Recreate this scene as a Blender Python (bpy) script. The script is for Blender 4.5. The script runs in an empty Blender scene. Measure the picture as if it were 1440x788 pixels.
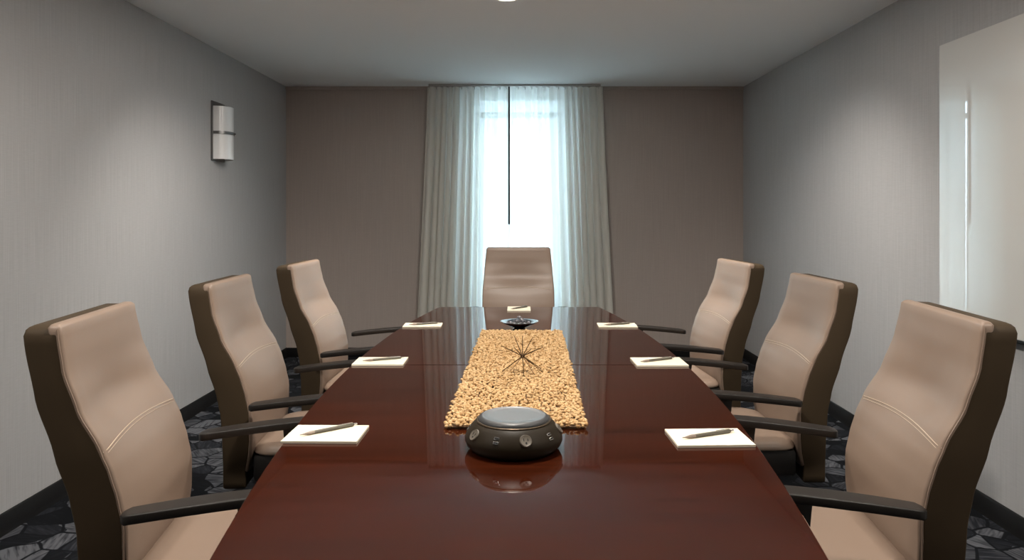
import bpy, bmesh, math, random
from mathutils import Vector, Matrix, noise
random.seed(7)
S = bpy.context.scene
COL = S.collection
PI = math.pi

# ------------------------------------------------------------------ materials
def mat(name):
    m = bpy.data.materials.new(name); m.use_nodes = True
    nt = m.node_tree
    return m, nt, nt.nodes['Principled BSDF']

def principled(name, col, rough=.5, metal=0.0, coat=0.0, coat_rough=.05, spec=.5, bump=None, mottling=None):
    m, nt, p = mat(name)
    p.inputs['Base Color'].default_value = (*col, 1)
    p.inputs['Roughness'].default_value = rough
    p.inputs['Metallic'].default_value = metal
    p.inputs['Coat Weight'].default_value = coat
    p.inputs['Coat Roughness'].default_value = coat_rough
    p.inputs['Specular IOR Level'].default_value = spec
    tc = nt.nodes.new('ShaderNodeTexCoord')
    if bump:
        n = nt.nodes.new('ShaderNodeTexNoise'); n.inputs['Scale'].default_value = bump[0]
        n.inputs['Detail'].default_value = 3
        b = nt.nodes.new('ShaderNodeBump'); b.inputs['Strength'].default_value = bump[1]
        b.inputs['Distance'].default_value = bump[2]
        nt.links.new(tc.outputs['Object'], n.inputs['Vector'])
        nt.links.new(n.outputs['Fac'], b.inputs['Height'])
        nt.links.new(b.outputs['Normal'], p.inputs['Normal'])
    if mottling:
        n = nt.nodes.new('ShaderNodeTexNoise'); n.inputs['Scale'].default_value = mottling[0]
        n.inputs['Detail'].default_value = 4
        r = nt.nodes.new('ShaderNodeMix'); r.data_type = 'RGBA'
        k = mottling[1]
        r.inputs['A'].default_value = (*[c*(1-k) for c in col], 1)
        r.inputs['B'].default_value = (*[min(1, c*(1+k)) for c in col], 1)
        nt.links.new(tc.outputs['Object'], n.inputs['Vector'])
        nt.links.new(n.outputs['Fac'], r.inputs['Factor'])
        nt.links.new(r.outputs['Result'], p.inputs['Base Color'])
    return m

def wallpaper(name, c1, c2):
    """woven vinyl wall covering: fine vertical threads crossed by faint horizontal ones"""
    m, nt, p = mat(name)
    g = nt.nodes.new('ShaderNodeTexCoord')
    outs = []
    for sc in ((260, 260, 3), (20, 20, 240)):
        mp = nt.nodes.new('ShaderNodeMapping'); mp.inputs['Scale'].default_value = sc
        n = nt.nodes.new('ShaderNodeTexNoise'); n.inputs['Scale'].default_value = 1; n.inputs['Detail'].default_value = 2
        nt.links.new(g.outputs['Object'], mp.inputs['Vector']); nt.links.new(mp.outputs['Vector'], n.inputs['Vector'])
        outs.append(n.outputs['Fac'])
    a = nt.nodes.new('ShaderNodeMath'); a.operation = 'ADD'
    hz = nt.nodes.new('ShaderNodeMath'); hz.operation = 'MULTIPLY_ADD'; hz.inputs[1].default_value = .4; hz.inputs[2].default_value = .3
    nt.links.new(outs[1], hz.inputs[0])
    nt.links.new(outs[0], a.inputs[0]); nt.links.new(hz.outputs[0], a.inputs[1])
    mr = nt.nodes.new('ShaderNodeMapRange'); mr.inputs['From Min'].default_value = .75; mr.inputs['From Max'].default_value = 1.25
    nt.links.new(a.outputs[0], mr.inputs['Value'])
    mx = nt.nodes.new('ShaderNodeMix'); mx.data_type = 'RGBA'
    mx.inputs['A'].default_value = (*c1, 1); mx.inputs['B'].default_value = (*c2, 1)
    nt.links.new(mr.outputs['Result'], mx.inputs['Factor'])
    nt.links.new(mx.outputs['Result'], p.inputs['Base Color'])
    b = nt.nodes.new('ShaderNodeBump'); b.inputs['Strength'].default_value = .12; b.inputs['Distance'].default_value = .002
    nt.links.new(mr.outputs['Result'], b.inputs['Height']); nt.links.new(b.outputs['Normal'], p.inputs['Normal'])
    p.inputs['Roughness'].default_value = .75
    p.inputs['Specular IOR Level'].default_value = .25
    return m

def wood(name, dark, light):
    m, nt, p = mat(name)
    g = nt.nodes.new('ShaderNodeTexCoord')
    mp = nt.nodes.new('ShaderNodeMapping'); mp.inputs['Scale'].default_value = (1.2, 16, 4)
    n = nt.nodes.new('ShaderNodeTexNoise'); n.inputs['Scale'].default_value = 2.2; n.inputs['Detail'].default_value = 7
    n.inputs['Distortion'].default_value = .6
    n2 = nt.nodes.new('ShaderNodeTexNoise'); n2.inputs['Scale'].default_value = 1.3; n2.inputs['Detail'].default_value = 2
    nt.links.new(g.outputs['Object'], mp.inputs['Vector']); nt.links.new(mp.outputs['Vector'], n.inputs['Vector'])
    nt.links.new(g.outputs['Object'], n2.inputs['Vector'])
    a = nt.nodes.new('ShaderNodeMath'); a.operation = 'MULTIPLY_ADD'; a.inputs[1].default_value = .6
    nt.links.new(n.outputs['Fac'], a.inputs[0])
    h = nt.nodes.new('ShaderNodeMath'); h.operation = 'MULTIPLY'; h.inputs[1].default_value = .4
    nt.links.new(n2.outputs['Fac'], h.inputs[0]); nt.links.new(h.outputs[0], a.inputs[2])
    cr = nt.nodes.new('ShaderNodeValToRGB')
    cr.color_ramp.elements[0].position = .35; cr.color_ramp.elements[0].color = (*dark, 1)
    cr.color_ramp.elements[1].position = .65; cr.color_ramp.elements[1].color = (*light, 1)
    nt.links.new(a.outputs[0], cr.inputs['Fac']); nt.links.new(cr.outputs['Color'], p.inputs['Base Color'])
    p.inputs['Roughness'].default_value = .35
    p.inputs['Specular IOR Level'].default_value = 0
    p.inputs['Coat Weight'].default_value = 1.0
    p.inputs['Coat Roughness'].default_value = .035
    p.inputs['Coat IOR'].default_value = 1.62
    return m

def carpet(name):
    """dark carpet with slate grey shards: a wobbly triangle lattice, each facet streaked in its own tone"""
    m, nt, p = mat(name)
    N, L = nt.nodes.new, nt.links.new
    g = N('ShaderNodeTexCoord')
    nz = N('ShaderNodeTexNoise'); nz.inputs['Scale'].default_value = 5; nz.inputs['Detail'].default_value = 1
    L(g.outputs['Object'], nz.inputs['Vector'])
    wob = N('ShaderNodeVectorMath'); wob.operation = 'MULTIPLY_ADD'
    wob.inputs[1].default_value = (.06, .06, 0)
    L(nz.outputs['Color'], wob.inputs[0]); L(g.outputs['Object'], wob.inputs[2])
    vo = N('ShaderNodeTexVoronoi'); vo.voronoi_dimensions = '2D'; vo.distance = 'MANHATTAN'; vo.inputs['Scale'].default_value = 8.5
    L(wob.outputs[0], vo.inputs['Vector'])
    ve = N('ShaderNodeTexVoronoi'); ve.voronoi_dimensions = '2D'; ve.feature = 'DISTANCE_TO_EDGE'; ve.inputs['Scale'].default_value = 8.5
    L(wob.outputs[0], ve.inputs['Vector'])
    # per-facet tone
    sep = N('ShaderNodeSeparateColor'); L(vo.outputs['Color'], sep.inputs['Color'])
    # streaks that run in a facet-dependent direction
    ang = N('ShaderNodeMath'); ang.operation = 'MULTIPLY'; ang.inputs[1].default_value = 6.28
    L(sep.outputs['Green'], ang.inputs[0])
    rot = N('ShaderNodeVectorRotate'); rot.rotation_type = 'Z_AXIS'
    L(g.outputs['Object'], rot.inputs['Vector']); L(ang.outputs[0], rot.inputs['Angle'])
    mp = N('ShaderNodeMapping'); mp.inputs['Scale'].default_value = (70, 9, 1)
    L(rot.outputs['Vector'], mp.inputs['Vector'])
    st = N('ShaderNodeTexNoise'); st.inputs['Scale'].default_value = 1; st.inputs['Detail'].default_value = 2
    L(mp.outputs['Vector'], st.inputs['Vector'])
    mul = N('ShaderNodeMath'); mul.operation = 'MULTIPLY'
    L(sep.outputs['Red'], mul.inputs[0]); L(st.outputs['Fac'], mul.inputs[1])
    edge = N('ShaderNodeMapRange'); edge.inputs['From Min'].default_value = .02; edge.inputs['From Max'].default_value = .07
    L(ve.outputs['Distance'], edge.inputs['Value'])
    mul2 = N('ShaderNodeMath'); mul2.operation = 'MULTIPLY'
    L(mul.outputs[0], mul2.inputs[0]); L(edge.outputs['Result'], mul2.inputs[1])
    cr = N('ShaderNodeValToRGB')
    e = cr.color_ramp.elements
    e[0].position = .08; e[0].color = (.007, .008, .010, 1)
    e[1].position = .5; e[1].color = (.12, .125, .14, 1)
    x = e.new(.24); x.color = (.022, .024, .030, 1)
    L(mul2.outputs[0], cr.inputs['Fac']); L(cr.outputs['Color'], p.inputs['Base Color'])
    p.inputs['Roughness'].default_value = .95; p.inputs['Specular IOR Level'].default_value = .1
    return m

def sheer(name):
    m = bpy.data.materials.new(name); m.use_nodes = True
    nt = m.node_tree; nt.nodes.clear()
    N, L = nt.nodes.new, nt.links.new
    out = N('ShaderNodeOutputMaterial')
    d = N('ShaderNodeBsdfDiffuse'); d.inputs['Color'].default_value = (.88, .86, .79, 1)
    t = N('ShaderNodeBsdfTranslucent'); t.inputs['Color'].default_value = (.80, .82, .80, 1)
    tr = N('ShaderNodeBsdfTransparent'); tr.inputs['Color'].default_value = (.97, .98, 1, 1)
    a = N('ShaderNodeMixShader'); a.inputs['Fac'].default_value = .31
    L(d.outputs[0], a.inputs[1]); L(t.outputs[0], a.inputs[2])
    b = N('ShaderNodeMixShader'); b.inputs['Fac'].default_value = .04
    L(a.outputs[0], b.inputs[1]); L(tr.outputs[0], b.inputs[2])
    L(b.outputs[0], out.inputs['Surface'])
    return m

def pebble(name):
    m, nt, p = mat(name)
    N, L = nt.nodes.new, nt.links.new
    g = N('ShaderNodeNewGeometry')
    cr = N('ShaderNodeValToRGB'); e = cr.color_ramp.elements
    e[0].position = 0; e[0].color = (.34, .18, .062, 1)
    e[1].position = 1; e[1].color = (.66, .45, .235, 1)
    x = e.new(.2); x.color = (.52, .325, .14, 1)
    L(g.outputs['Random Per Island'], cr.inputs['Fac']); L(cr.outputs['Color'], p.inputs['Base Color'])
    p.inputs['Roughness'].default_value = .8
    return m

def emit(name, col, strength):
    m = bpy.data.materials.new(name); m.use_nodes = True
    nt = m.node_tree; nt.nodes.clear()
    o = nt.nodes.new('ShaderNodeOutputMaterial'); e = nt.nodes.new('ShaderNodeEmission')
    e.inputs['Color'].default_value = (*col, 1); e.inputs['Strength'].default_value = strength
    nt.links.new(e.outputs[0], o.inputs['Surface'])
    return m

def glass(name):
    m, nt, p = mat(name)
    p.inputs['Base Color'].default_value = (.96, .99, 1, 1)
    p.inputs['Roughness'].default_value = 0
    p.inputs['Transmission Weight'].default_value = 1
    p.inputs['IOR'].default_value = 1.05
    return m

M = dict(
    wall=wallpaper('grey_woven_wallcovering', (.405, .405, .41), (.475, .475, .48)),
    endwall=wallpaper('taupe_woven_wallcovering', (.43, .366, .33), (.48, .415, .375)),
    ceiling=principled('ceiling_paint', (.90, .91, .91), .9, spec=.2),
    carpet=carpet('shard_pattern_carpet'),
    base=principled('black_rubber_base', (.006, .006, .0065), .6, spec=.25),
    wood=wood('polished_mahogany', (.022, .0045, .0016), (.052, .0105, .0036)),
    leather=principled('tan_leather', (.275, .198, .150), .42, spec=.5, bump=(380, .12, .001), mottling=(6, .05)),
    shell=principled('shaded_tan_leather', (.060, .042, .025), .55, spec=.12, bump=(380, .12, .001), mottling=(6, .06)),  # the tan leather darkened: shade on the side panels put into its colour
    thread=principled('cream_thread', (.52, .41, .31), .7),
    black=principled('black_polyurethane', (.014, .011, .009), .45, spec=.45, mottling=(20, .15)),
    bmetal=principled('black_metal', (.015, .015, .015), .35, metal=.6),
    paper=principled('cream_paper', (.84, .775, .62), .8, spec=.2, mottling=(40, .01)),
    card=principled('grey_card', (.35, .33, .30), .8),
    pen=principled('grey_pen_plastic', (.12, .11, .085), .35),
    pengrip=principled('taupe_pen_plastic', (.30, .24, .20), .4),
    chrome=principled('chrome', (.7, .7, .7), .2, metal=1),
    bronze=principled('dark_bronze_plastic', (.020, .0135, .0065), .5, spec=.22),
    bronzering=principled('bronze_ring', (.13, .10, .07), .35, metal=.9),
    capgrey=principled('grey_cap', (.045, .046, .048), .45, coat=.2, coat_rough=.25),
    outlet=principled('grey_outlet_plastic', (.13, .11, .085), .5),
    hole=principled('black_hole', (.004, .004, .004), .8),
    rod=principled('dark_brass', (.10, .055, .022), .4, metal=.8),
    cloth=principled('brown_backing_cloth', (.10, .055, .025), .9),
    pebble=pebble('cork_chip'),
    dish=principled('black_glaze', (.018, .018, .024), .12, coat=1),
    candy=principled('silver_wrapper', (.30, .29, .31), .3, metal=.5),
    sheer=sheer('white_sheer_cloth'),
    wframe=principled('white_window_frame', (.55, .58, .6), .5),
    glass=glass('window_glass'),
    wand=principled('dark_bronze_wand', (.055, .05, .045), .4, metal=.5),
    track=principled('grey_track', (.45, .44, .42), .5),
    board=principled('white_glass_board', (.70, .695, .67), .6, coat=1.0, coat_rough=.004, spec=.3),
    frost=principled('frosted_glass', (.86, .87, .88), .28, coat=.6, coat_rough=.15),
    steel=principled('brushed_steel', (.22, .22, .22), .35, metal=.9),
    trimwhite=principled('white_trim', (.75, .74, .72), .5),
    lens=emit('downlight_lens', (1, .87, .70), 14),
    door=wood('dark_door_wood', (.03, .012, .006), (.06, .025, .012)),
)
M['board'].node_tree.nodes['Principled BSDF'].inputs['Coat IOR'].default_value = 1.95

# ------------------------------------------------------------------ helpers
def link(o, parent=None):
    COL.objects.link(o)
    if parent is not None: o.parent = parent
    return o

def obj(name, bm, m, parent=None, smooth=40, loc=None):
    me = bpy.data.meshes.new(name)
    bmesh.ops.recalc_face_normals(bm, faces=bm.faces[:])
    bm.to_mesh(me); bm.free()
    for x in (m if isinstance(m, (list, tuple)) else [m]): me.materials.append(x)
    if smooth:
        me.shade_smooth(); me.set_sharp_from_angle(angle=math.radians(smooth))
    o = bpy.data.objects.new(name, me)
    if loc: o.location = loc
    return link(o, parent)

def tag(o, label, cat, group=None):
    o['label'] = label; o['category'] = cat
    if group: o['group'] = group
    return o

def thing(name, label, cat, loc=(0, 0, 0), rz=0, group=None):
    o = bpy.data.objects.new(name, None); o.empty_display_size = .1
    link(o); o.location = loc; o.rotation_euler = (0, 0, rz)
    return tag(o, label, cat, group)

def struct(o):
    o['kind'] = 'structure'; return o

def add_box(bm, x0, x1, y0, y1, z0, z1, bevel=0, seg=2):
    r = bmesh.ops.create_cube(bm, size=1)
    vs = r['verts']
    for v in vs:
        v.co = Vector(((x0+x1)/2 + v.co.x*(x1-x0), (y0+y1)/2 + v.co.y*(y1-y0), (z0+z1)/2 + v.co.z*(z1-z0)))
    if bevel:
        es = list({e for v in vs for e in v.link_edges})
        bmesh.ops.bevel(bm, geom=es, offset=bevel, segments=seg, profile=.5, affect='EDGES')
    return bm

def box(*a, **k): return add_box(bmesh.new(), *a, **k)

def add_lathe(bm, prof, n=48, c=(0, 0, 0)):
    rings = []
    for r, z in prof:
        if r < 1e-6: rings.append([bm.verts.new((c[0], c[1], c[2]+z))])
        else: rings.append([bm.verts.new((c[0]+r*math.cos(2*PI*i/n), c[1]+r*math.sin(2*PI*i/n), c[2]+z)) for i in range(n)])
    for a, b in zip(rings, rings[1:]):
        for i in range(n):
            j = (i+1) % n
            if len(a) == 1 and len(b) == 1: continue
            if len(a) == 1: bm.faces.new((a[0], b[i], b[j]))
            elif len(b) == 1: bm.faces.new((a[i], a[j], b[0]))
            else: bm.faces.new((a[i], a[j], b[j], b[i]))
    return bm

def lathe(prof, n=48, c=(0, 0, 0)): return add_lathe(bmesh.new(), prof, n, c)

def add_tube(bm, pts, r, n=8, caps=True):
    pts = [Vector(p) for p in pts]
    rs = r if isinstance(r, (list, tuple)) else [r]*len(pts)
    rings = []; up = None
    for i, p in enumerate(pts):
        t = (pts[min(i+1, len(pts)-1)] - pts[max(i-1, 0)]).normalized()
        if up is None:
            up = Vector((0, 0, 1)) if abs(t.z) < .9 else Vector((1, 0, 0))
        u = (up - t*up.dot(t)).normalized(); v = t.cross(u); up = u
        rings.append([bm.verts.new(p + (u*math.cos(2*PI*k/n) + v*math.sin(2*PI*k/n))*rs[i]) for k in range(n)])
    for a, b in zip(rings, rings[1:]):
        for k in range(n):
            bm.faces.new((a[k], a[(k+1) % n], b[(k+1) % n], b[k]))
    if caps:
        bm.faces.new(rings[0][::-1]); bm.faces.new(rings[-1])
    return bm

def loft(rings, cap=True):
    bm = bmesh.new()
    R = [[bm.verts.new(p) for p in r] for r in rings]
    n = len(R[0])
    for a, b in zip(R, R[1:]):
        for k in range(n):
            bm.faces.new((a[k], a[(k+1) % n], b[(k+1) % n], b[k]))
    if cap:
        bm.faces.new(R[0][::-1]); bm.faces.new(R[-1])
    return bm

def rrect(x0, x1, hw, r, k=4, m=10):
    """rounded rectangle in (x, y), front side is x1; m points along each long side"""
    r = min(r, (x1-x0)/2*.98, hw*.98)
    pts = []
    def arc(cx, cy, a0):
        for i in range(k+1):
            a = a0 + PI/2*i/k
            pts.append((cx + r*math.cos(a), cy + r*math.sin(a)))
    def line(p, q):
        for i in range(1, m): pts.append((p[0]+(q[0]-p[0])*i/m, p[1]+(q[1]-p[1])*i/m))
    arc(x1-r, hw-r, 0)
    arc(x0+r, hw-r, PI/2)
    line((x0, hw-r), (x0, -hw+r))
    arc(x0+r, -hw+r, PI)
    arc(x1-r, -hw+r, 3*PI/2)
    line((x1, -hw+r), (x1, hw-r))
    return pts

def interp(tab, z):
    if z <= tab[0][0]: return tab[0][1]
    for (a, va), (b, vb) in zip(tab, tab[1:]):
        if z <= b:
            t = (z-a)/(b-a); t = t*t*(3-2*t)*.35 + t*.65
            return va + (vb-va)*t
    return tab[-1][1]

def prism(poly, y0, y1, bevel=0):
    """polygon in (x, z) extruded along y"""
    bm = bmesh.new()
    a = [bm.verts.new((x, y0, z)) for x, z in poly]; b = [bm.verts.new((x, y1, z)) for x, z in poly]
    n = len(poly)
    for i in range(n): bm.faces.new((a[i], a[(i+1) % n], b[(i+1) % n], b[i]))
    bm.faces.new(a[::-1]); bm.faces.new(b)
    if bevel: bmesh.ops.bevel(bm, geom=bm.edges[:], offset=bevel, segments=2, profile=.5, affect='EDGES')
    return bm

# ------------------------------------------------------------------ room
XL, XR, YB, YF, H = -2.10, 2.02, 6.73, -1.5, 2.438
WX0, WX1, WZ0, WZ1 = -.40, .40, .35, 2.37
T = .2
struct(obj('floor', box(XL-T, XR+T, YF-T, YB+T, -.1, 0), M['carpet'], smooth=0))
ceil = struct(obj('ceiling', box(XL-T, XR+T, YF-T, YB+T, H, H+.25), M['ceiling'], smooth=0))
struct(obj('wall_left', box(XL-T, XL, YF-T, YB+T, 0, H), M['wall'], smooth=0))
struct(obj('wall_right', box(XR, XR+T, YF-T, YB+T, 0, H), M['wall'], smooth=0))
bm = bmesh.new()
add_box(bm, XL, WX0, YB, YB+T, 0, H); add_box(bm, WX1, XR, YB, YB+T, 0, H)
add_box(bm, WX0, WX1, YB, YB+T, 0, WZ0); add_box(bm, WX0, WX1, YB, YB+T, WZ1, H)
struct(obj('wall_back', bm, M['endwall'], smooth=0))
struct(obj('wall_front', box(XL, XR, YF-T, YF, 0, H), M['endwall'], smooth=0))
bt, bh = .012, .085
struct(obj('baseboard_left', prism([(XL, 0), (XL+bt+.006, 0), (XL+bt, .02), (XL+bt, bh-.006), (XL+bt-.005, bh), (XL, bh)], YF, YB), M['base']))
struct(obj('baseboard_right', prism([(XR, 0), (XR-bt-.006, 0), (XR-bt, .02), (XR-bt, bh-.006), (XR-bt+.005, bh), (XR, bh)], YF, YB), M['base']))
struct(obj('baseboard_back', box(XL+bt, XR-bt, YB-bt, YB, 0, bh, bevel=.003), M['base']))
# window in the back wall: frame with a transom bar, panes
bm = bmesh.new()
f = .045
for a in ((WX0, WX0+f, WZ0, WZ1), (WX1-f, WX1, WZ0, WZ1), (WX0+f, WX1-f, WZ0, WZ0+f), (WX0+f, WX1-f, WZ1-f, WZ1), (WX0+f, WX1-f, 2.165, 2.215)):
    add_box(bm, a[0], a[1], YB+.05, YB+.11, a[2], a[3], bevel=.005)
win = struct(obj('window_1', bm, M['wframe']))
obj('window_pane', box(WX0+f, WX1-f, YB+.076, YB+.084, WZ0+f, 2.165), M['glass'], win, smooth=0)
obj('transom_pane', box(WX0+f, WX1-f, YB+.076, YB+.084, 2.215, WZ1-f), M['glass'], win, smooth=0)
# shallow shadow-gap trim where the ceiling meets the back wall
struct(obj('trim_1', box(XL, XR, YB-.02, YB, H-.03, H, bevel=.003), M['endwall']))

# ------------------------------------------------------------------ curtains
CY = 6.60
def curtain_mesh(x0t, x1t, x0b, x1b, nf, seed):
    rnd = random.Random(seed)
    bm = bmesh.new(); nu, nv = nf*14, 40
    ph = [rnd.uniform(.6, 1.4) for _ in range(nf+1)]
    grid = []
    for j in range(nv+1):
        v = j/nv; z = H-.024 - v*(H-.024-.018)
        row = []
        for i in range(nu+1):
            u = i/nu
            k = u*nf; a = ph[int(min(k, nf-1))]
            # fold spacing varies a little along the panel
            uu = u + .35/nf*math.sin(2*PI*u*2.3 + seed)*.5
            s = math.sin(2*PI*uu*nf)
            amp = (.020 + .014*v)*(.6+.4*a)
            y = CY + amp*s + .010*math.sin(2*PI*uu*nf*.5 + 1.3*v + seed) + .006*noise.noise(Vector((u*9, v*3, seed)))
            sp = v**1.15
            x = (x0t + (x1t-x0t)*u)*(1-sp) + (x0b + (x1b-x0b)*u)*sp + .009*math.cos(2*PI*uu*nf)*(.5+v)
            row.append(bm.verts.new((x, y, z)))
        grid.append(row)
    for a, b in zip(grid, grid[1:]):
        for i in range(nu): bm.faces.new((a[i], a[i+1], b[i+1], b[i]))
    return bm

def curtain(label, x0t, x1t, x0b, x1b, nf, seed):
    c = obj('curtain', curtain_mesh(x0t, x1t, x0b, x1b, nf, seed), M['sheer'], smooth=180)
    tag(c, label, 'curtain', 'sheer curtains at the window')
    for i in range(nf):
        x = x0t + (x1t-x0t)*(i+.5)/nf
        obj('hook', add_tube(bmesh.new(), [(x, CY, H-.045), (x, CY-.004, H-.030), (x, CY, H-.0205)], .004, 6), M['track'], c)
    return c
cl = curtain('white sheer curtain panel left of the centre gap, with the hanging pull wand', -.815, -.085, -.93, -.075, 13, 3)
cr_ = curtain('white sheer curtain panel right of the centre gap, without a wand', -.095, .735, -.085, .84, 14, 8)
bm = bmesh.new()
add_tube(bm, [(-.088, CY-.055, H-.03), (-.088, CY-.058, 1.20)], .0085, 10)
obj('pull_wand', bm, M['wand'], cl)
tag(obj('curtain_track', box(-.80, .72, CY-.014, CY+.014, H-.020, H, bevel=.003), M['track']),
    'grey ceiling track carrying the white sheer curtains', 'curtain track')

# ------------------------------------------------------------------ boat-shaped table
TZ, TT = .74, .032
TY0, TY1, TYC = 1.03, 4.47, 2.78
def half_w(y):
    t = (y-2.75)/1.72
    return .625 - .145*t*t
def table_slab(y0, y1):
    bm = bmesh.new(); n = 40
    def outline(off):
        L = [(-(half_w(y)-off), y) for y in [y0+off + (y1-y0-2*off)*i/n for i in range(n+1)]]
        return [(-x, y) for x, y in L] + L[::-1]
    spec = [(.030, TZ-TT), (.006, TZ-TT+.008), (.0, TZ-.012), (.001, TZ-.004), (.0045, TZ)]
    rings = [[bm.verts.new((x, y, z)) for x, y in outline(o)] for o, z in spec]
    m = len(rings[0])
    for a, b in zip(rings, rings[1:]):
        for k in range(m): bm.faces.new((a[k], a[(k+1) % m], b[(k+1) % m], b[k]))
    bm.faces.new(rings[0][::-1]); bm.faces.new(rings[-1])
    return bm
tbl = thing('conference_table', 'long boat-shaped polished dark mahogany conference table', 'table', (0, 0, 0))
for a, b in ((TY0, TYC-.0003), (TYC+.0003, TY1)):
    bm = table_slab(a, b)
    obj('tabletop', bm, M['wood'], tbl, smooth=35)
for y in (1.75, 3.75):
    bm = box(-.24, .24, y-.22, y+.22, .05, TZ-TT-.002, bevel=.012)
    p = obj('pedestal', bm, M['wood'], tbl)
    obj('plinth', box(-.27, .27, y-.25, y+.25, 0, .05, bevel=.008), M['base'], p)
obj('modesty_panel', box(-.012, .012, 1.97, 3.53, .25, TZ-TT-.002), M['wood'], tbl)

# ------------------------------------------------------------------ chairs (local: faces +x, origin on the floor)
FRONT = [(.40, -.250), (.46, -.238), (.51, -.233), (.60, -.233), (.66, -.245), (.72, -.262), (.772, -.283), (.864, -.334), (.953, -.366), (1.03, -.380), (1.06, -.384)]
BACK = [(.34, -.338), (.512, -.338), (.592, -.342), (.665, -.356), (.772, -.390), (.891, -.432), (1.017, -.460), (1.06, -.466)]
HALF = [(.40, .238), (.55, .250), (.75, .250), (.9, .240), (1.06, .226)]
ZTOP = 1.055
def fconc(z, y):
    """the face is gently dished across its width just above the seam, full below it"""
    w = interp(HALF, z); q = max(0, 1-(y/w)**2)**1.5
    d = math.exp(-((z-.85)/.075)**2)*.024 - math.exp(-((z-.62)/.09)**2)*.012
    return -d*max(q, 0)
def back_rings(kind):
    zb = .40 if kind == 'cushion' else .345
    zs = [zb + (ZTOP-(.008 if kind == 'cushion' else .022)-zb)*i/34 for i in range(35)]
    R = []
    seq = [(z, 0) for z in zs] + ([(ZTOP-.005, .003), (ZTOP-.0015, .007), (ZTOP, .012)] if kind == 'cushion' else [(ZTOP-.009, .006), (ZTOP-.0035, .014), (ZTOP-.0005, .024)])
    seq = [(zs[0]-.006, .006)] + seq
    for z, ins in seq:
        zz = min(z, ZTOP)
        xf, xb, w = interp(FRONT, zz), interp(BACK, zz), interp(HALF, zz)
        if kind == 'cushion': x0, x1, r = xf-.030, xf, .007
        else: x0, x1, r = xb, xf-.009, .006; w += .0012
        ring = []
        for x, y in rrect(x0+ins*.6, x1-ins*.6, w-ins, r):
            if x > (x0+x1)/2: x += fconc(zz, y) - (.010*max(0, 1-(y/w)**2) if kind == 'shell' else 0)
            ring.append((x, y, z if kind == 'cushion' else z-.003))
        R.append(ring)
    return R
def face_path(z0, arch, off=0.0012, n=24):
    P = []
    for i in range(n+1):
        y = -.2485 + .497*i/n
        z = z0 + arch*(1-(y/.2485)**2)
        P.append((interp(FRONT, z) + fconc(z, y) + off - (.004 if abs(y) > .245 else 0), y, z))
    return P
def seat_bm():
    R = []
    for z, ins in ((.452, .02), (.4535, .008), (.457, .001), (.463, 0), (.470, .003), (.482, .012), (.489, .03), (.493, .07)):
        ring = []
        for x, y in rrect(-.245+ins, .255-ins, .252-ins, .075, k=8):
            fr = max(0, (x-.05)/.2)
            ring.append((x, y, z - .014*fr*fr*((z-.45)/.04) ))
        R.append(ring)
    return loft(R)
def arm_bm(s):
    """black arm pad: long flat bar, rounded at the rear, rising to the front"""
    R = []
    n = 33
    for i in range(n+1):
        t = i/n; x = -.225 + .375*t
        e = min(1, math.sqrt(max(0, 1-((.03-t)/.03)**2))) if t < .03 else 1
        e = max(e, .55)
        if t > .94: e = max(.3, math.sqrt(max(0, 1-((t-.94)/.06)**2)))
        hw = (.028 + .005*math.sin(PI*min(1, t*1.1)))*e; ht = .0115*(.6+.4*e)
        zc = .640 + .034*t + .004*math.sin(PI*t)
        ring = []
        for k in range(24):
            a = 2*PI*k/24
            cx = math.copysign(abs(math.cos(a))**.26, math.cos(a)); sz = math.copysign(abs(math.sin(a))**.26, math.sin(a))
            ring.append((x, s*.300 + hw*cx, zc + ht*sz))
        R.append(ring)
    return loft(R)
def arm_support_bm(s):
    """blade that rises from the seat pan to the underside of the pad"""
    poly = [(.015, .658), (.105, .666), (.075, .560), (.070, .378), (.015, .378), (.025, .560)]
    y0, y1 = (s*.286, s*.304) if s > 0 else (s*.304, s*.286)
    return prism(poly, y0, y1, .004)
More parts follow.
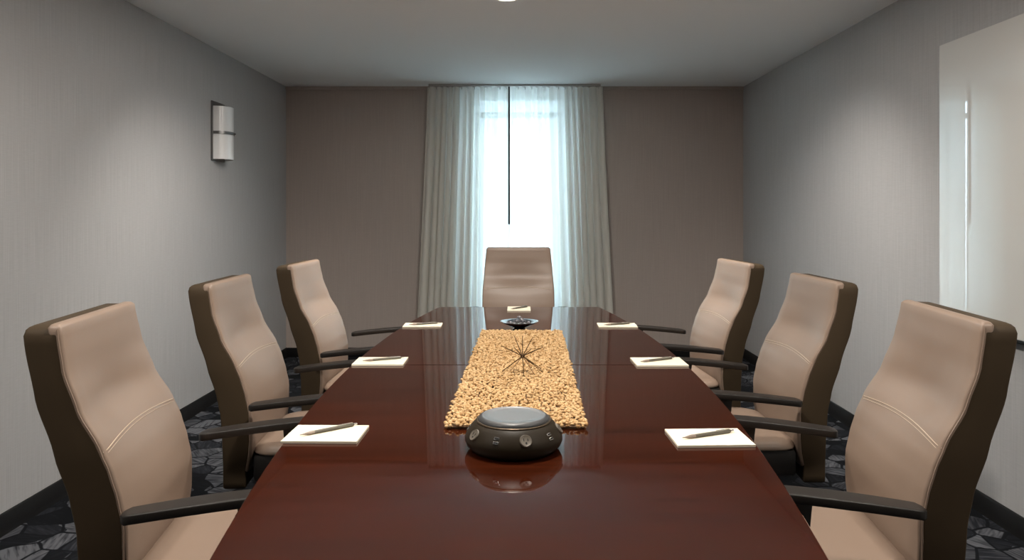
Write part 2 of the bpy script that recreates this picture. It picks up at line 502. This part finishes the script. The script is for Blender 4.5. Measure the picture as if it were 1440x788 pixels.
def make_chair(label):
    t = thing('conference_chair', label, 'chair', group='tan leather conference chairs around the table')
    obj('back_shell', loft(back_rings('shell')), M['shell'], t, smooth=50)
    bc = obj('back_cushion', loft(back_rings('cushion')), M['leather'], t, smooth=60)
    bm = bmesh.new()
    add_tube(bm, face_path(.768, .014, .0004), .0013, 6); add_tube(bm, face_path(.761, .014, .0002), .0009, 6)
    obj('stitching', bm, M['thread'], bc)
    for s in (-1, 1):
        P = []
        for i in range(31):
            z = .43 + (ZTOP-.012-.43)*i/30
            P.append((interp(FRONT, z)-.0085, s*(interp(HALF, z)+.0002), z))
        obj('piping', add_tube(bmesh.new(), P, .0021, 6), M['leather'], bc)
    obj('seat', seat_bm(), M['leather'], t, smooth=60)
    obj('seat_pan', box(-.238, .225, -.235, .235, .355, .4535, bevel=.016), M['black'], t)
    bm = bmesh.new()
    add_box(bm, -.305, -.20, -.06, .06, .372, .400, bevel=.006); add_box(bm, -.345, -.29, -.06, .06, .372, .62, bevel=.006)
    obj('back_bracket', bm, M['black'], t)
    for s in (-1, 1):
        a = obj('armrest', arm_bm(s), M['black'], t, smooth=50)
        obj('arm_support', arm_support_bm(s), M['black'], a)
        b2 = box(.018, .068, min(s*.19, s*.304), max(s*.19, s*.304), .377, .393, bevel=.004)
        obj('arm_bracket', b2, M['black'], a)
    obj('gas_lift', lathe([(0, .10), (.032, .10), (.032, .24), (.017, .245), (.017, .372), (0, .372)], 20), M['bmetal'], t)
    bm = lathe([(0, .075), (.05, .075), (.05, .115), (.035, .13), (0, .13)], 24)
    for k in range(5):
        a = 2*PI*k/5 + .3
        d = Vector((math.cos(a), math.sin(a), 0))
        add_tube(bm, [d*.03+Vector((0, 0, .10)), d*.18+Vector((0, 0, .090)), d*.31+Vector((0, 0, .070))], [.026, .021, .016], 10)
    base = obj('star_base', bm, M['black'], t)
    for k in range(5):
        a = 2*PI*k/5 + .3
        d = Vector((math.cos(a), math.sin(a), 0)); q = Vector((-d.y, d.x, 0))
        c = d*.30
        bm = bmesh.new()
        for s in (-1, 1):
            P0 = c + q*(s*.009) + Vector((0, 0, .027)); P1 = c + q*(s*.026) + Vector((0, 0, .027))
            add_tube(bm, [P0, P0.lerp(P1, .2), P0.lerp(P1, .8), P1], [.022, .0268, .0268, .022], 18)
        add_tube(bm, [c+Vector((0, 0, .027)), c+Vector((0, 0, .068))], .007, 8)
        obj('caster', bm, M['bmetal'], base)
    return t
def copy_tree(o, parent=None):
    c = o.copy(); COL.objects.link(c)
    if parent is not None: c.parent = parent
    for ch in list(o.children): copy_tree(ch, c)
    return c
CH = [
    (-.688, 1.965, 8.0, 'tan leather armchair on the left side, nearest of three, with dark shaded side panel'),
    (-.712, 2.870, 2.6, 'tan leather armchair in the middle of the row along the left wall'),
    (-.695, 3.785, -1.0, 'tan leather armchair farthest along the left side, below the wall sconce'),
    (.708, 1.985, 174.5, 'tan leather armchair nearest on the right side, in front of the white glass board'),
    (.760, 2.915, 180.5, 'tan leather armchair in the middle of the row along the right wall'),
    (.726, 3.850, 184.5, 'tan leather armchair farthest along the right side, close to the back corner'),
    (-.005, 4.960, 270, 'tan leather armchair at the head of the table, in front of the curtains'),
]
proto = make_chair(CH[0][3])
for i, (x, y, a, lab) in enumerate(CH):
    c = proto if i == 0 else copy_tree(proto)
    c.location = (x, y, 0); c.rotation_euler = (0, 0, math.radians(a)); c['label'] = lab

# ------------------------------------------------------------------ note pads and pens
PADS = [  # centre x, centre y, size x, size y, rotation, where
    (-.491, 1.902, .188, .140, -1.0, 'before the nearest chair on the left'),
    (-.524, 2.825, .190, .140, 0.5, 'before the middle chair on the left'),
    (-.480, 3.727, .189, .125, 1.5, 'before the farthest chair on the left'),
    (.475, 1.871, .190, .138, 2.0, 'before the nearest chair on the right'),
    (.526, 2.815, .191, .150, 1.2, 'before the middle chair on the right'),
    (.488, 3.720, .190, .130, -1.5, 'before the farthest chair on the right'),
    (-.001, 4.355, .134, .190, 0, 'before the head chair'),
]
PENS = [
    ((-.549, 1.868), (-.428, 1.968)), ((-.592, 2.800), (-.440, 2.868)), ((-.545, 3.700), (-.405, 3.762)),
    ((.403, 1.845), (.547, 1.908)), ((.450, 2.785), (.594, 2.860)), ((.420, 3.690), (.560, 3.752)),
    ((-.045, 4.300), (.050, 4.415)),
]
def pad(label):
    h = .006
    t = thing('note_pad', label, 'notepad', group='cream note pads set before the chairs')
    obj('paper_block', box(-.5, .5, -.5, .5, .0008, h), M['paper'], t, smooth=0)
    obj('backing_card', box(-.5, .5, -.5, .5, 0, .0008), M['card'], t, smooth=0)
    return t
p0 = None
for i, (x, y, sx, sy, a, where) in enumerate(PADS):
    if p0 is None: p = p0 = pad('')
    else: p = copy_tree(p0)
    p['label'] = 'blank cream note pad with a pen on it, ' + where
    p.location = (x, y, TZ+.0003); p.scale = (sx, sy, 1); p.rotation_euler = (0, 0, math.radians(a))
def pen(label):
    t = thing('pen', label, 'pen', group='pens lying on the note pads')
    r = .0046
    def along(prof):
        bm = lathe(prof, 16)
        for v in bm.verts: v.co = Vector((v.co.z, v.co.y, v.co.x + r))
        return bm
    obj('barrel', along([(0, -.040), (r*.95, -.040), (r, .02), (r, .066), (r*.7, .070), (0, .070)]), M['pen'], t)
    obj('grip', along([(0, -.078), (.0009, -.078), (.0016, -.070), (r*.8, -.058), (r*1.02, -.050), (r*.98, -.040), (0, -.040)]), M['pengrip'], t)
    obj('clip', box(.025, .066, -.0011, .0011, 2*r-.0004, 2*r+.0016, bevel=.0004), M['chrome'], t)
    obj('push_button', along([(0, .070), (r*.55, .070), (r*.55, .079), (0, .080)]), M['chrome'], t)
    return t
q0 = None
for i, (a, b) in enumerate(PENS):
    if q0 is None: q = q0 = pen('')
    else: q = copy_tree(q0)
    q['label'] = 'slim grey pen lying slantwise on the note pad ' + PADS[i][5]
    q.location = ((a[0]+b[0])/2, (a[1]+b[1])/2, TZ+.0066)
    q.rotation_euler = (0, 0, math.atan2(b[1]-a[1], b[0]-a[0]))

# ------------------------------------------------------------------ table runner of cork chips
RY0, RY1, RW = 1.955, 3.515, .184
def rcx(y): return -.010 + .023*(y-RY0)/(RY1-RY0)
bm = bmesh.new()
n = 24
va, vb = [], []
for z in (TZ+.0003, TZ+.005):
    L = [bm.verts.new((rcx(y)-RW+.004, y, z)) for y in [RY0+.004+(RY1-RY0-.008)*i/n for i in range(n+1)]]
    R = [bm.verts.new((rcx(y)+RW-.004, y, z)) for y in [RY0+.004+(RY1-RY0-.008)*i/n for i in range(n+1)]]
    (va if not va else vb).extend(L + R[::-1])
m_ = len(va)
for k in range(m_): bm.faces.new((va[k], va[(k+1) % m_], vb[(k+1) % m_], vb[k]))
bm.faces.new(va[::-1]); bm.faces.new(vb)
run = tag(obj('table_runner', bm, M['cloth'], smooth=0), 'golden shaggy chip-textured runner along the middle of the table', 'table runner')
# chips
ico = bmesh.new(); bmesh.ops.create_icosphere(ico, subdivisions=1, radius=1)
iv = [v.co.copy() for v in ico.verts]; ifc = [[v.index for v in f.verts] for f in ico.faces]; ico.free()
verts, faces = [], []
rnd = random.Random(11)
step = .0088
ny = int((RY1-RY0)/step); nx = int(2*RW/step)
for j in range(ny+1):
    for i in range(nx+1):
        if rnd.random() < .09: continue
        y = RY0 + (RY1-RY0)*j/ny + rnd.uniform(-.5, .5)*step
        x = rcx(y) - RW + 2*RW*i/nx + rnd.uniform(-.5, .5)*step
        s = rnd.uniform(.0038, .0074)
        rot = Matrix.Rotation(rnd.uniform(0, 6.28), 3, 'Z') @ Matrix.Rotation(rnd.uniform(-.7, .7), 3, 'X') @ Matrix.Rotation(rnd.uniform(-.7, .7), 3, 'Y')
        sc = Vector((s*rnd.uniform(.8, 1.5), s*rnd.uniform(.7, 1.0), s*rnd.uniform(.6, 1.0)))
        c = Vector((x, y, TZ + .0075 + rnd.uniform(-.0005, .006)))
        b0 = len(verts)
        for v in iv:
            w = rot @ Vector((v.x*sc.x, v.y*sc.y, v.z*sc.z)) * rnd.uniform(.88, 1.1)
            q = c + w
            q.z = max(q.z, TZ+.0006)
            verts.append(q)
        faces.extend([[b0+k for k in f] for f in ifc])
me = bpy.data.meshes.new('chip_pile'); me.from_pydata(verts, [], faces); me.materials.append(M['pebble']); me.shade_smooth()
pile = link(bpy.data.objects.new('chip_pile', me), run); pile['kind'] = 'stuff'

# ------------------------------------------------------------------ starburst ornament on the runner
SBC = Vector((.012, 2.580, TZ+.019+.052))
sb = thing('starburst_ornament', 'small spiky starburst of thin dark brass rods standing on the golden runner', 'ornament', (SBC.x, SBC.y, TZ+.019))
cz = .052
obj('hub', lathe([(0, cz-.008), (.006, cz-.005), (.008, cz), (.006, cz+.005), (0, cz+.008)], 14), M['rod'], sb)
R_ = .088; rl = random.Random(3)
dirs = [(0, .25, .97), (-.38, .3, .87), (.48, .25, .84), (-.9, .1, .42), (.9, -.1, .42), (-.72, .65, .25), (.70, .70, .2), (-.35, -.8, .5), (.40, -.78, .48), (0, .95, .3), (0, -.97, .15)]
low = [(-.55, -.55), (.45, -.66), (.72, .30), (-.62, .50), (.05, -.8), (-.8, -.1), (.80, -.25)]
for d in dirs:
    v = Vector(d).normalized()*R_*rl.uniform(.72, 1)
    obj('rod', add_tube(bmesh.new(), [(0, 0, cz), (v.x, v.y, cz+v.z)], [.0018, .0013], 6), M['rod'], sb)
for a, b in low:
    L2 = math.sqrt(R_*R_-cz*cz); k = L2/math.hypot(a, b)
    obj('rod', add_tube(bmesh.new(), [(0, 0, cz), (a*k, b*k, .0015)], [.0018, .0013], 6), M['rod'], sb)

# ------------------------------------------------------------------ round power hub at the near end of the runner
hub = thing('power_hub', 'round dark bronze table power hub with outlets and a grey top', 'power hub', (-.013, 1.803, TZ+.0005))
obj('body', lathe([(0, 0), (.098, 0), (.104, .003), (.113, .012), (.1175, .022), (.1175, .030), (.113, .041), (.104, .054), (.094, .0655), (.090, .067), (0, .067)], 72), M['bronze'], hub, smooth=35)
obj('ring', lathe([(.0875, .0655), (.0905, .066), (.0915, .0685), (.0900, .0705), (.0870, .0705), (.0875, .0655)], 72), M['bronzering'], hub, smooth=60)
obj('top_cap', lathe([(0, .066), (.0855, .066), (.0860, .071), (.083, .0765), (.078, .0792), (.074, .0798), (.072, .0790), (.05, .0793), (0, .0795)], 72), M['capgrey'], hub, smooth=35)
def facing(deg, rad, z):
    """frame on the sloped flank: azimuth measured from -y to the right"""
    a = math.radians(deg); n = Vector((math.sin(a), -math.cos(a), 0))
    slope = math.atan2(.013, .010)
    nn = (n*math.sin(slope)*1.0 + Vector((0, 0, 1))*math.cos(slope)).normalized()
    right = Vector((math.cos(a), math.sin(a), 0)); up = nn.cross(right)
    M4 = Matrix((( right.x, up.x, nn.x, n.x*rad), (right.y, up.y, nn.y, n.y*rad), (right.z, up.z, nn.z, z), (0, 0, 0, 1)))
    return M4
for k in range(5):
    F = facing(15 - 72*k, .1085, .0475)
    bm = lathe([(0, -.004), (.0145, -.004), (.0145, .0012), (.0130, .0030), (.0115, .0022), (0, .0022)], 28)
    bm.transform(F); o = obj('outlet', bm, M['outlet'], hub, smooth=35)
    bm = bmesh.new()
    add_box(bm, -.0056, -.0038, -.001, .0055, .0018, .0027); add_box(bm, .0038, .0056, -.001, .0045, .0018, .0027)
    add_lathe(bm, [(0, .0018), (.0022, .0018), (.0022, .0027), (0, .0027)], 12, (0, -.0055, 0))
    bm.transform(F); obj('socket_hole', bm, M['hole'], o, smooth=0)
    F = facing(-21 - 72*k, .1085, .0475)
    for dy in (.0048, -.0062):
        bm = box(-.0065, .0065, dy-.0030, dy+.0030, -.003, .0010, bevel=.0006); bm.transform(F)
        o = obj('charging_port', bm, M['chrome'], hub)
        bm = box(-.0054, .0054, dy-.0020, dy+.0020, .0006, .0014); bm.transform(F); obj('slot', bm, M['hole'], o, smooth=0)

# ------------------------------------------------------------------ footed dish with wrapped sweets beyond the runner
DX, DY = .002, 3.625
dish = thing('dish', 'dark shallow footed dish just beyond the far end of the runner', 'dish', (DX, DY, TZ+.0003))
obj('bowl', lathe([(0, .008), (.03, .008), (.062, .022), (.093, .036), (.094, .038), (.091, .038), (.060, .027), (.03, .0135), (0, .0125)], 48), M['dish'], dish, smooth=50)
obj('foot', lathe([(0, 0), (.032, 0), (.034, .002), (.026, .005), (.024, .008), (0, .008)], 32), M['dish'], dish)
rnd = random.Random(5)
spots = [(0, 0, .0135), (.025, .004, .0150), (-.024, .006, .0150), (.004, .026, .0150), (-.004, -.026, .0150), (.012, .010, .0310), (-.012, -.006, .0310), (.044, -.012, .0235), (-.044, -.010, .0235), (0, .004, .0470)]
w0 = None
for i, (x, y, z) in enumerate(spots):
    if w0 is None:
        bm = lathe([(0, -.010), (.005, -.008), (.008, -.003), (.0085, 0), (.008, .003), (.005, .008), (0, .010)], 12)
        for s in (-1, 1): add_lathe(bm, [(0, s*.009), (.002, s*.010), (.006, s*.017), (.0055, s*.0175), (0, s*.012)], 8)
        for v in bm.verts: v.co = Vector((v.co.z, v.co.y, v.co.x+.0085))
        w = w0 = obj('wrapped_sweet', bm, M['candy'], smooth=60)
    else:
        w = w0.copy(); COL.objects.link(w)
    w.location = (DX+x, DY+y, TZ+z); w.rotation_euler = (0, 0, rnd.uniform(0, 3.1))
    tag(w, 'one of the small shiny pieces heaped in the dark dish', 'sweet', 'shiny pieces heaped in the dark dish')

# ------------------------------------------------------------------ wall sconce
SY, SZ0, SZ1 = 5.20, 1.672, 2.035
sc = thing('wall_sconce', 'frosted half-round glass wall sconce with a steel band on the left wall', 'wall lamp', (XL, SY, (SZ0+SZ1)/2))
hh = (SZ1-SZ0)/2
obj('backplate', box(0, .012, -.116, .100, -hh-.012, hh+.035, bevel=.003), M['steel'], sc)
bm = bmesh.new()
prof = [(.012+.092*math.sin(PI*i/20)**.8, -.105*math.cos(PI*i/20)) for i in range(21)]
inn = [(max(.012, x-.006), y*.94) for x, y in prof]
ring = prof + inn[::-1]
a = [bm.verts.new((x, y, -hh)) for x, y in ring]; b = [bm.verts.new((x, y, hh)) for x, y in ring]
for k in range(len(ring)): bm.faces.new((a[k], a[(k+1) % len(ring)], b[(k+1) % len(ring)], b[k]))
for L in (a, b):
    for k in range(20):
        bm.faces.new((L[k], L[k+1], L[-2-k], L[-1-k]))
obj('glass_shade', bm, M['frost'], sc, smooth=30)
bm = bmesh.new()
pr2 = [(x+.002, y*1.02) for x, y in prof[:16]]
a = [bm.verts.new((x, y, -.010)) for x, y in pr2]; b = [bm.verts.new((x, y, .010)) for x, y in pr2]
c = [bm.verts.new((x+.003, y*1.02, -.010)) for x, y in pr2]; d = [bm.verts.new((x+.003, y*1.02, .010)) for x, y in pr2]
for k in range(len(pr2)-1):
    bm.faces.new((a[k], a[k+1], b[k+1], b[k])); bm.faces.new((c[k], d[k], d[k+1], c[k+1]))
    bm.faces.new((a[k], c[k], c[k+1], a[k+1])); bm.faces.new((b[k], b[k+1], d[k+1], d[k]))
for k in (0, len(pr2)-1): bm.faces.new((a[k], b[k], d[k], c[k]))
obj('band', bm, M['steel'], sc, smooth=30)
bm = lathe([(0, 0), (.010, 0), (.010, .004), (.005, .008), (.006, .012), (0, .016)], 14)
for v in bm.verts: v.co = Vector((v.co.z+.106, v.co.y+.02, v.co.x))
obj('finial', bm, M['steel'], sc)

# ------------------------------------------------------------------ glass whiteboard on the right wall
wb = thing('glass_whiteboard', 'large glossy white glass board on the right wall reflecting the curtains', 'whiteboard', (XR, 2.56, .79), math.radians(.6))
obj('panel', box(-.034, -.012, -.95, .95, .012, 1.30), M['board'], wb, smooth=0)
obj('gap_shade_strip', box(-.040, -.014, -.95, .95, -.004, .012, bevel=.003), M['bmetal'], wb)  # dark strip added for the shadowed gap under the board
obj('wall_batten', box(-.013, 0, -.90, .90, .05, 1.25), M['trimwhite'], wb)

# ------------------------------------------------------------------ recessed downlights
LAMP_COL = (1, .93, .845)
def downlight(parent):
    obj('trim', lathe([(.070, .002), (.070, -.003), (.076, -.006), (.092, -.004), (.095, 0), (.095, .002)], 48), M['trimwhite'], parent, smooth=50)
    obj('lens', lathe([(0, -.0015), (.070, -.0015), (.070, .001), (0, .001)], 40), M['lens'], parent)
def lamp(x, y, e, col=LAMP_COL):
    l = bpy.data.lights.new('downlight_lamp', 'AREA'); l.shape = 'DISK'; l.size = .13; l.energy = e; l.color = col
    o = bpy.data.objects.new('downlight_lamp', l); o.location = (x, y, H-.008); link(o)
def spot(x, y, e, aim=None, ang=148, col=LAMP_COL):
    l = bpy.data.lights.new('downlight_lamp', 'SPOT'); l.energy = e; l.spot_size = math.radians(ang); l.spot_blend = 1
    l.shadow_soft_size = .065; l.color = col
    o = bpy.data.objects.new('downlight_lamp', l); o.location = (x, y, H-.012); link(o)
    if aim: o.rotation_euler = (Vector(aim)-o.location).to_track_quat('-Z', 'Y').to_euler()
d0 = thing('ceiling_downlight', 'round recessed downlight in the ceiling at the top edge, above the table', 'ceiling light', (-.065, 3.90, H-.002))
downlight(d0); lamp(-.065, 3.90, 24)
for x, y, e, k, aim in [(-.065, 1.95, 30, lamp, None)] + [(sx*a, y, e, spot, (sx*g[0], g[1], g[2]) if g else None) for sx in (-1, 1) for a, y, e, g in ((1.45, 1.0, 78, None), (1.3, 2.4, 28, None), (.85, 3.86, 118, (1.65, 4.6, .5)))]:
    r = bpy.data.objects.new('downlight', None); link(r, ceil); r.location = (x, y, H-.002)
    downlight(r)
    if aim: k(x, y, e, aim, 98)
    else: k(x, y, e)

# ------------------------------------------------------------------ daylight through the window
w = bpy.data.worlds.new('sky'); S.world = w; w.use_nodes = True
bg = w.node_tree.nodes['Background']
bg.inputs['Color'].default_value = (.62, .85, 1.0, 1); bg.inputs['Strength'].default_value = 6.8
pl = bpy.data.lights.new('window_portal', 'AREA'); pl.shape = 'RECTANGLE'; pl.size = WX1-WX0; pl.size_y = WZ1-WZ0
pl.cycles.is_portal = True
po = bpy.data.objects.new('window_portal', pl); po.location = (0, YB+T+.01, (WZ0+WZ1)/2); po.rotation_euler = (-PI/2, 0, 0); link(po)

# ------------------------------------------------------------------ camera
cam = bpy.data.cameras.new('camera'); co = bpy.data.objects.new('camera', cam); link(co)
co.location = (0, 0, 1.31); co.rotation_euler = (PI/2, 0, 0)
cam.sensor_width = 36; cam.lens = 36*1050/1440
cam.shift_x = -10/1440; cam.shift_y = -96/1440; cam.clip_start = .02
S.camera = co
S.view_settings.view_transform = 'Standard'; S.view_settings.look = 'None'
S.view_settings.gamma = 1; S.view_settings.use_curve_mapping = False
S.view_settings.exposure = .36
